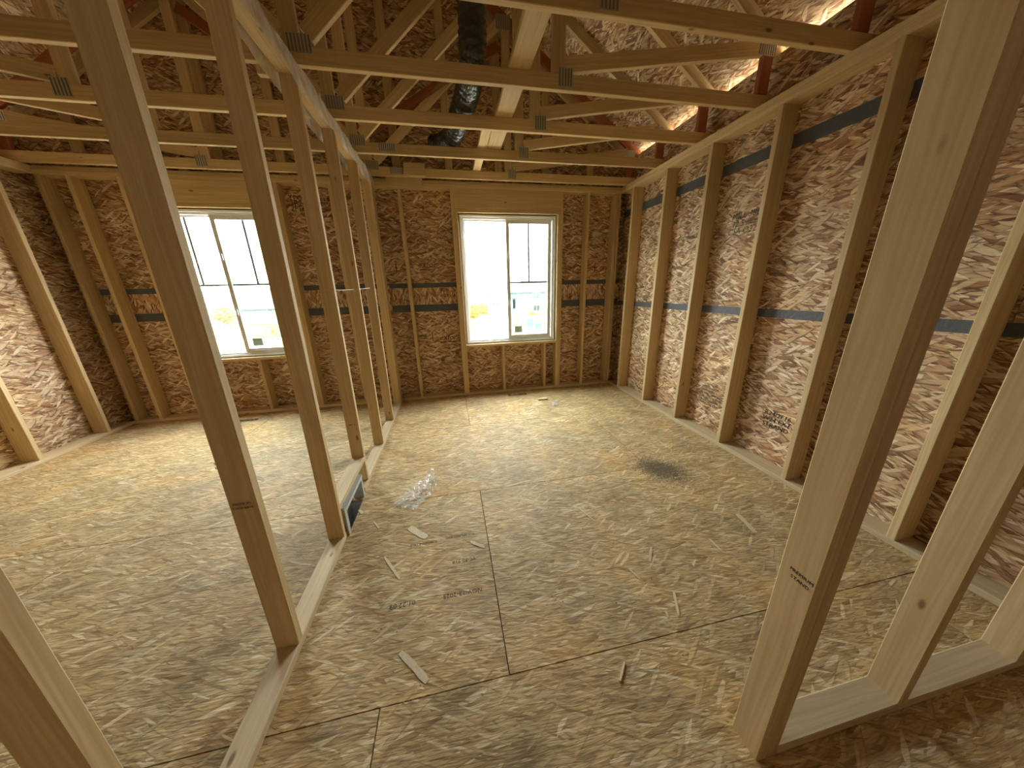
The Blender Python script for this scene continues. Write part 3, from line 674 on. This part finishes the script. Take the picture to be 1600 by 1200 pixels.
def panel_mesh():
    bm = bmesh.new(); n = 15; wd = 2.44/n
    for i in range(n):
        r = bmesh.ops.create_cube(bm, size=1); hh = FH-.06+.02*(i % 2)
        bmesh.ops.scale(bm, vec=(wd-.012, .02+.012*(i % 2), hh), verts=r['verts']); bmesh.ops.translate(bm, vec=(-1.22+(i+.5)*wd, -.012*(i % 2), hh/2+.03), verts=r['verts'])
    for z in (.25, FH-.3):
        r = bmesh.ops.create_cube(bm, size=1); bmesh.ops.scale(bm, vec=(2.44, .04, .09), verts=r['verts']); bmesh.ops.translate(bm, vec=(0, .05, z), verts=r['verts'])
    me = bpy.data.meshes.new('fence_panel'); bm.to_mesh(me); bm.free(); me.materials.append(MAT['fence']); return me
pm = panel_mesh(); post = box_mesh(.1, .1, FH+.05); post.materials.append(MAT['fence'])
for k in range(-22, 20):
    o = link('fence_panel', pm, 'fence', fn); o.location = (k*2.44+1.22, 0, 0)
    o = link('fence_post', post, 'fence', fn); o.location = (k*2.44, .04, (FH+.05)/2)

def house(label, x0, x1, y0, y1, eave, ridge, axis, wallmat, wins=(), name='house', over=.45, hip=0.):
    """gabled or hipped block; axis = direction of the ridge; windows given on the side that faces us as (x, z, w, h)"""
    h = root(name, ((x0+x1)/2, (y0+y1)/2, G), label, 'house')
    V = [(x0, y0, G), (x1, y0, G), (x1, y1, G), (x0, y1, G), (x0, y0, eave), (x1, y0, eave), (x1, y1, eave), (x0, y1, eave)]
    F = [[0, 1, 5, 4], [1, 2, 6, 5], [2, 3, 7, 6], [3, 0, 4, 7]]
    xm, ym = (x0+x1)/2, (y0+y1)/2
    if axis == 'x':
        V += [(x0, ym, ridge-.12), (x1, ym, ridge-.12)] if not hip else []
        if not hip: F += [[5, 6, 9], [7, 4, 8]]
    else:
        V += [(xm, y0, ridge-.12), (xm, y1, ridge-.12)] if not hip else []
        if not hip: F += [[4, 5, 8], [6, 7, 9]]
    o = link('walls', poly_mesh(V, F), wallmat, h); place(o, Matrix.Identity(4))
    X0, X1, Y0, Y1 = x0-over, x1+over, y0-over, y1+over; t = .18
    sl = (ridge-eave)/((y1-y0)/2 if axis == 'x' else (x1-x0)/2); e = eave-over*sl
    if axis == 'x': R = [(X0+hip, ym), (X1-hip, ym)]
    else: R = [(xm, Y0+hip), (xm, Y1-hip)]
    B = [(X0, Y0, e), (X1, Y0, e), (X1, Y1, e), (X0, Y1, e)]
    V = B+[(R[0][0], R[0][1], ridge), (R[1][0], R[1][1], ridge)]; V += [(a, b, c-t) for a, b, c in V]
    T = [[0, 1, 5, 4], [1, 2, 5], [2, 3, 4, 5], [3, 0, 4]] if axis == 'x' else [[0, 1, 4], [1, 2, 5, 4], [2, 3, 5], [3, 0, 4, 5]]
    F = T+[[i+6 for i in f[::-1]] for f in T]+[[0, 6, 7, 1], [1, 7, 8, 2], [2, 8, 9, 3], [3, 9, 6, 0]]
    if not hip:
        F = [f for f in F if len(f) == 4]
        F += [[1, 7, 11, 5], [5, 11, 8, 2], [3, 9, 10, 4], [4, 10, 6, 0]] if axis == 'x' else [[0, 6, 10, 4], [4, 10, 7, 1], [2, 8, 11, 5], [5, 11, 9, 3]]
    o = link('roof', poly_mesh(V, F), 'shingle', h); place(o, Matrix.Identity(4))
    for (wx, wz, ww, wh) in wins:
        wn_ = box('window', h, (wx-ww/2, y0-.06, wz-wh/2), (wx+ww/2, y0+.02, wz+wh/2), 'trim')
        box('pane', wn_, (wx-ww/2+.08, y0-.075, wz-wh/2+.08), (wx-.04, y0-.055, wz+wh/2-.08), 'hglass'); box('pane', wn_, (wx+.04, y0-.075, wz-wh/2+.08), (wx+ww/2-.08, y0-.055, wz+wh/2-.08), 'hglass')
    return h
YH = 74.5
H = lambda f, x, y: at(*f(x, y), 1, YH)
e0 = H(w2, 260, 330); rdg = H(w2, 300, 190)
house('cream two-storey house with grey roof behind the orange tree', e0.x-9, H(w2, 395, 330).x, YH, YH+9, e0.z, rdg.z, 'x', 'cream', [(H(w2, 296, 375).x, H(w2, 296, 375).z, 1.2, 1.3)])
house('low cream house with a front gable behind the street lamp', H(w2, 545, 400).x, H(w2, 835, 400).x, YH-1.5, YH+8, H(w2, 545, 385).z, H(w2, 690, 318).z, 'y', 'cream', [(H(w2, 618, 465).x, H(w2, 618, 465).z, 1.7, 1.25), (H(w2, 760, 470).x, H(w2, 760, 470).z, .8, 1.2)])
YH2 = YH+9; HB = lambda x, y: at(*w2(x, y), 1, YH2)
house('grey-roofed house set back behind the low gable', HB(400, 300).x, HB(730, 300).x, YH2, YH2+10, HB(500, 300).z, HB(560, 240).z, 'x', 'cream', [], hip=4)
pt = H(w2, 870, 297)
house('grey-green two-storey house with white windows', pt.x, H(w2, 1500, 300).x, YH-2, YH+9, pt.z, at(*w2(1130, 150), 1, YH+3.5).z, 'x', 'teal', [(H(w2, 1132, 350).x, H(w2, 1132, 350).z, 1.9, 1.7), (H(w2, 1138, 510).x, H(w2, 1138, 510).z, 1.7, 1.5), (H(w2, 935, 400).x, H(w2, 935, 400).z, .9, 1.4)], hip=3.5)
house('small grey-roofed shed behind the fence', at(*w2(845, 560), 1, 62).x, at(*w2(1010, 560), 1, 62).x, 62, 65, at(*w2(900, 590), 1, 62).z, at(*w2(900, 530), 1, 62).z, 'x', 'teal', [], name='shed')
house('pale house with a broad grey hip roof seen past the partition', H(w4, 215, 400).x, H(w4, 470, 400).x+9, YH, YH+10, H(w4, 430, 430).z, H(w4, 400, 175).z, 'x', 'teal', [(H(w4, 610, 450).x, H(w4, 610, 450).z, .9, 1.3)], hip=1.5)
house('pale house with a steep grey gable beside the leafy tree', H(w4, 10, 400).x-6, H(w4, 130, 400).x, YH-3, YH+6, H(w4, 60, 420).z, H(w4, 60, 200).z, 'y', 'cream', [(H(w4, 130, 465).x, H(w4, 130, 465).z, .9, 1.3)])
lb = at(*w2(695, 862), 2, G); lt = at(777.5, 378, 1, lb.y)
lp = root('street_lamp', (lb.x, lb.y, G), 'tall thin grey street lamp with a curved arm', 'street lamp')
link('pole', tube_mesh([(0, 0, 0), (0, 0, 3), (-.05, 0, lt.z-G-1.4), (.05, 0, lt.z-G-.5), (.45, 0, lt.z-G-.05)], [.16, .15, .13, .11, .10], 10), 'pole', lp)
o = link('lamp_head', box_mesh(.55, .22, .12, .03), 'pole', lp); o.location = (.6, 0, lt.z-G-.03)
o = link('base', tube_mesh([(0, 0, 0), (0, 0, .5)], [.22, .18], 10), 'concrete', lp)

def tree(label, base, height, crown, mat, seed, n=1400, trunk=.12, low=.35, name='tree'):
    rr = random.Random(seed); t = root(name, (base.x, base.y, G), label, 'tree')
    link('trunk', tube_mesh([(0, 0, 0), (.05, 0, height*low), (0, .05, height*.75)], [trunk, trunk*.7, trunk*.25], 8), 'bark', t)
    V = []; F = []
    for k in range(6):
        a = k*1.05; bpt = Vector((.03, 0, height*(low+.04*k)))
        tip = bpt+Vector((math.cos(a)*crown*.7, math.sin(a)*crown*.7, height*.28)); me = tube_mesh([bpt, (bpt+tip)/2+Vector((0, 0, .1)), tip], [trunk*.4, trunk*.25, trunk*.08], 5)
        link('branch', me, 'bark', t)
    for k in range(n):
        while True:
            p = Vector((rr.uniform(-1, 1), rr.uniform(-1, 1), rr.uniform(-1, 1)))
            if p.length < 1: break
        p = Vector((p.x*crown*(1+.2*math.sin(p.z*5+k % 3)), p.y*crown, height*(.5+low/2)+p.z*height*(1-low)/2)); s = rr.uniform(.06, .16)
        a = Vector((rr.uniform(-1, 1), rr.uniform(-1, 1), rr.uniform(-1, 1))).normalized()*s; b = a.orthogonal().normalized()*s*.6; i = len(V)
        V += [p-a, p+b, p+a, p-b]; F.append([i, i+1, i+2, i+3])
    link('foliage', poly_mesh(V, F), mat, t); return t
tree('small tree with orange autumn leaves in front of the fence', at(*w2(350, 835), 2, G), at(*w2(400, 455), 1, gy(*w2(350, 835))).z-G, 1.1, 'leaf_orange', 3, 1500, .07, .45)
tree('larger orange-leaved tree behind the fence', Vector((at(*w2(440, 640), 1, YFN+4).x, YFN+4, G)), at(*w2(440, 455), 1, YFN+4).z-G, 1.5, 'leaf_orange', 4, 1500, .1, .5)
tree('leafy olive-green tree beside the steep gable', Vector((at(*w4(20, 600), 1, YFN+5).x, YFN+5, G)), at(*w4(30, 420), 1, YFN+5).z-G, 1.6, 'leaf_green', 5, 1500)
tree('sparse bare sapling in front of the fence with a few orange leaves', at(*w4(705, 915), 2, G), 2.6, .55, 'leaf_orange', 6, 60, .04, .4)
tree('rusty shrub behind the fence beside the grey-green house', Vector((at(*w2(1100, 600), 1, YFN+3).x, YFN+3, G)), FH+.7, .6, 'leaf_orange', 8, 400, .05, .2)
def ubox(pa, pb, top, label, rz=0):
    a, b = at(*pa, 2, G), at(*pb, 2, G); h = at(*top, 1, a.y).z-G; wd = (b-a).length
    r = root('utility_box', ((a.x+b.x)/2, a.y+.3, G), label, 'utility box'); r.rotation_euler = (0, 0, rz)
    o = link('cabinet', box_mesh(wd, .6, h*.9, .03), 'ubox', r); o.location = (0, 0, h*.5); o = link('lid', box_mesh(wd+.06, .66, .08, .02), 'ubox', r); o.location = (0, 0, h*.98)
    o = link('plinth', box_mesh(wd+.1, .7, .1), 'concrete', r); o.location = (0, 0, .03)
ubox(w2(1050, 780), w2(1125, 780), w2(1080, 665), 'tall green utility cabinet on the grass before the fence'); ubox(w2(1160, 800), w2(1250, 800), w2(1200, 715), 'squat green utility cabinet turned askew on the grass', .5)
ubox(w4(60, 930), w4(185, 930), w4(120, 850), 'low grey-green utility cabinet by the sidewalk past the partition')
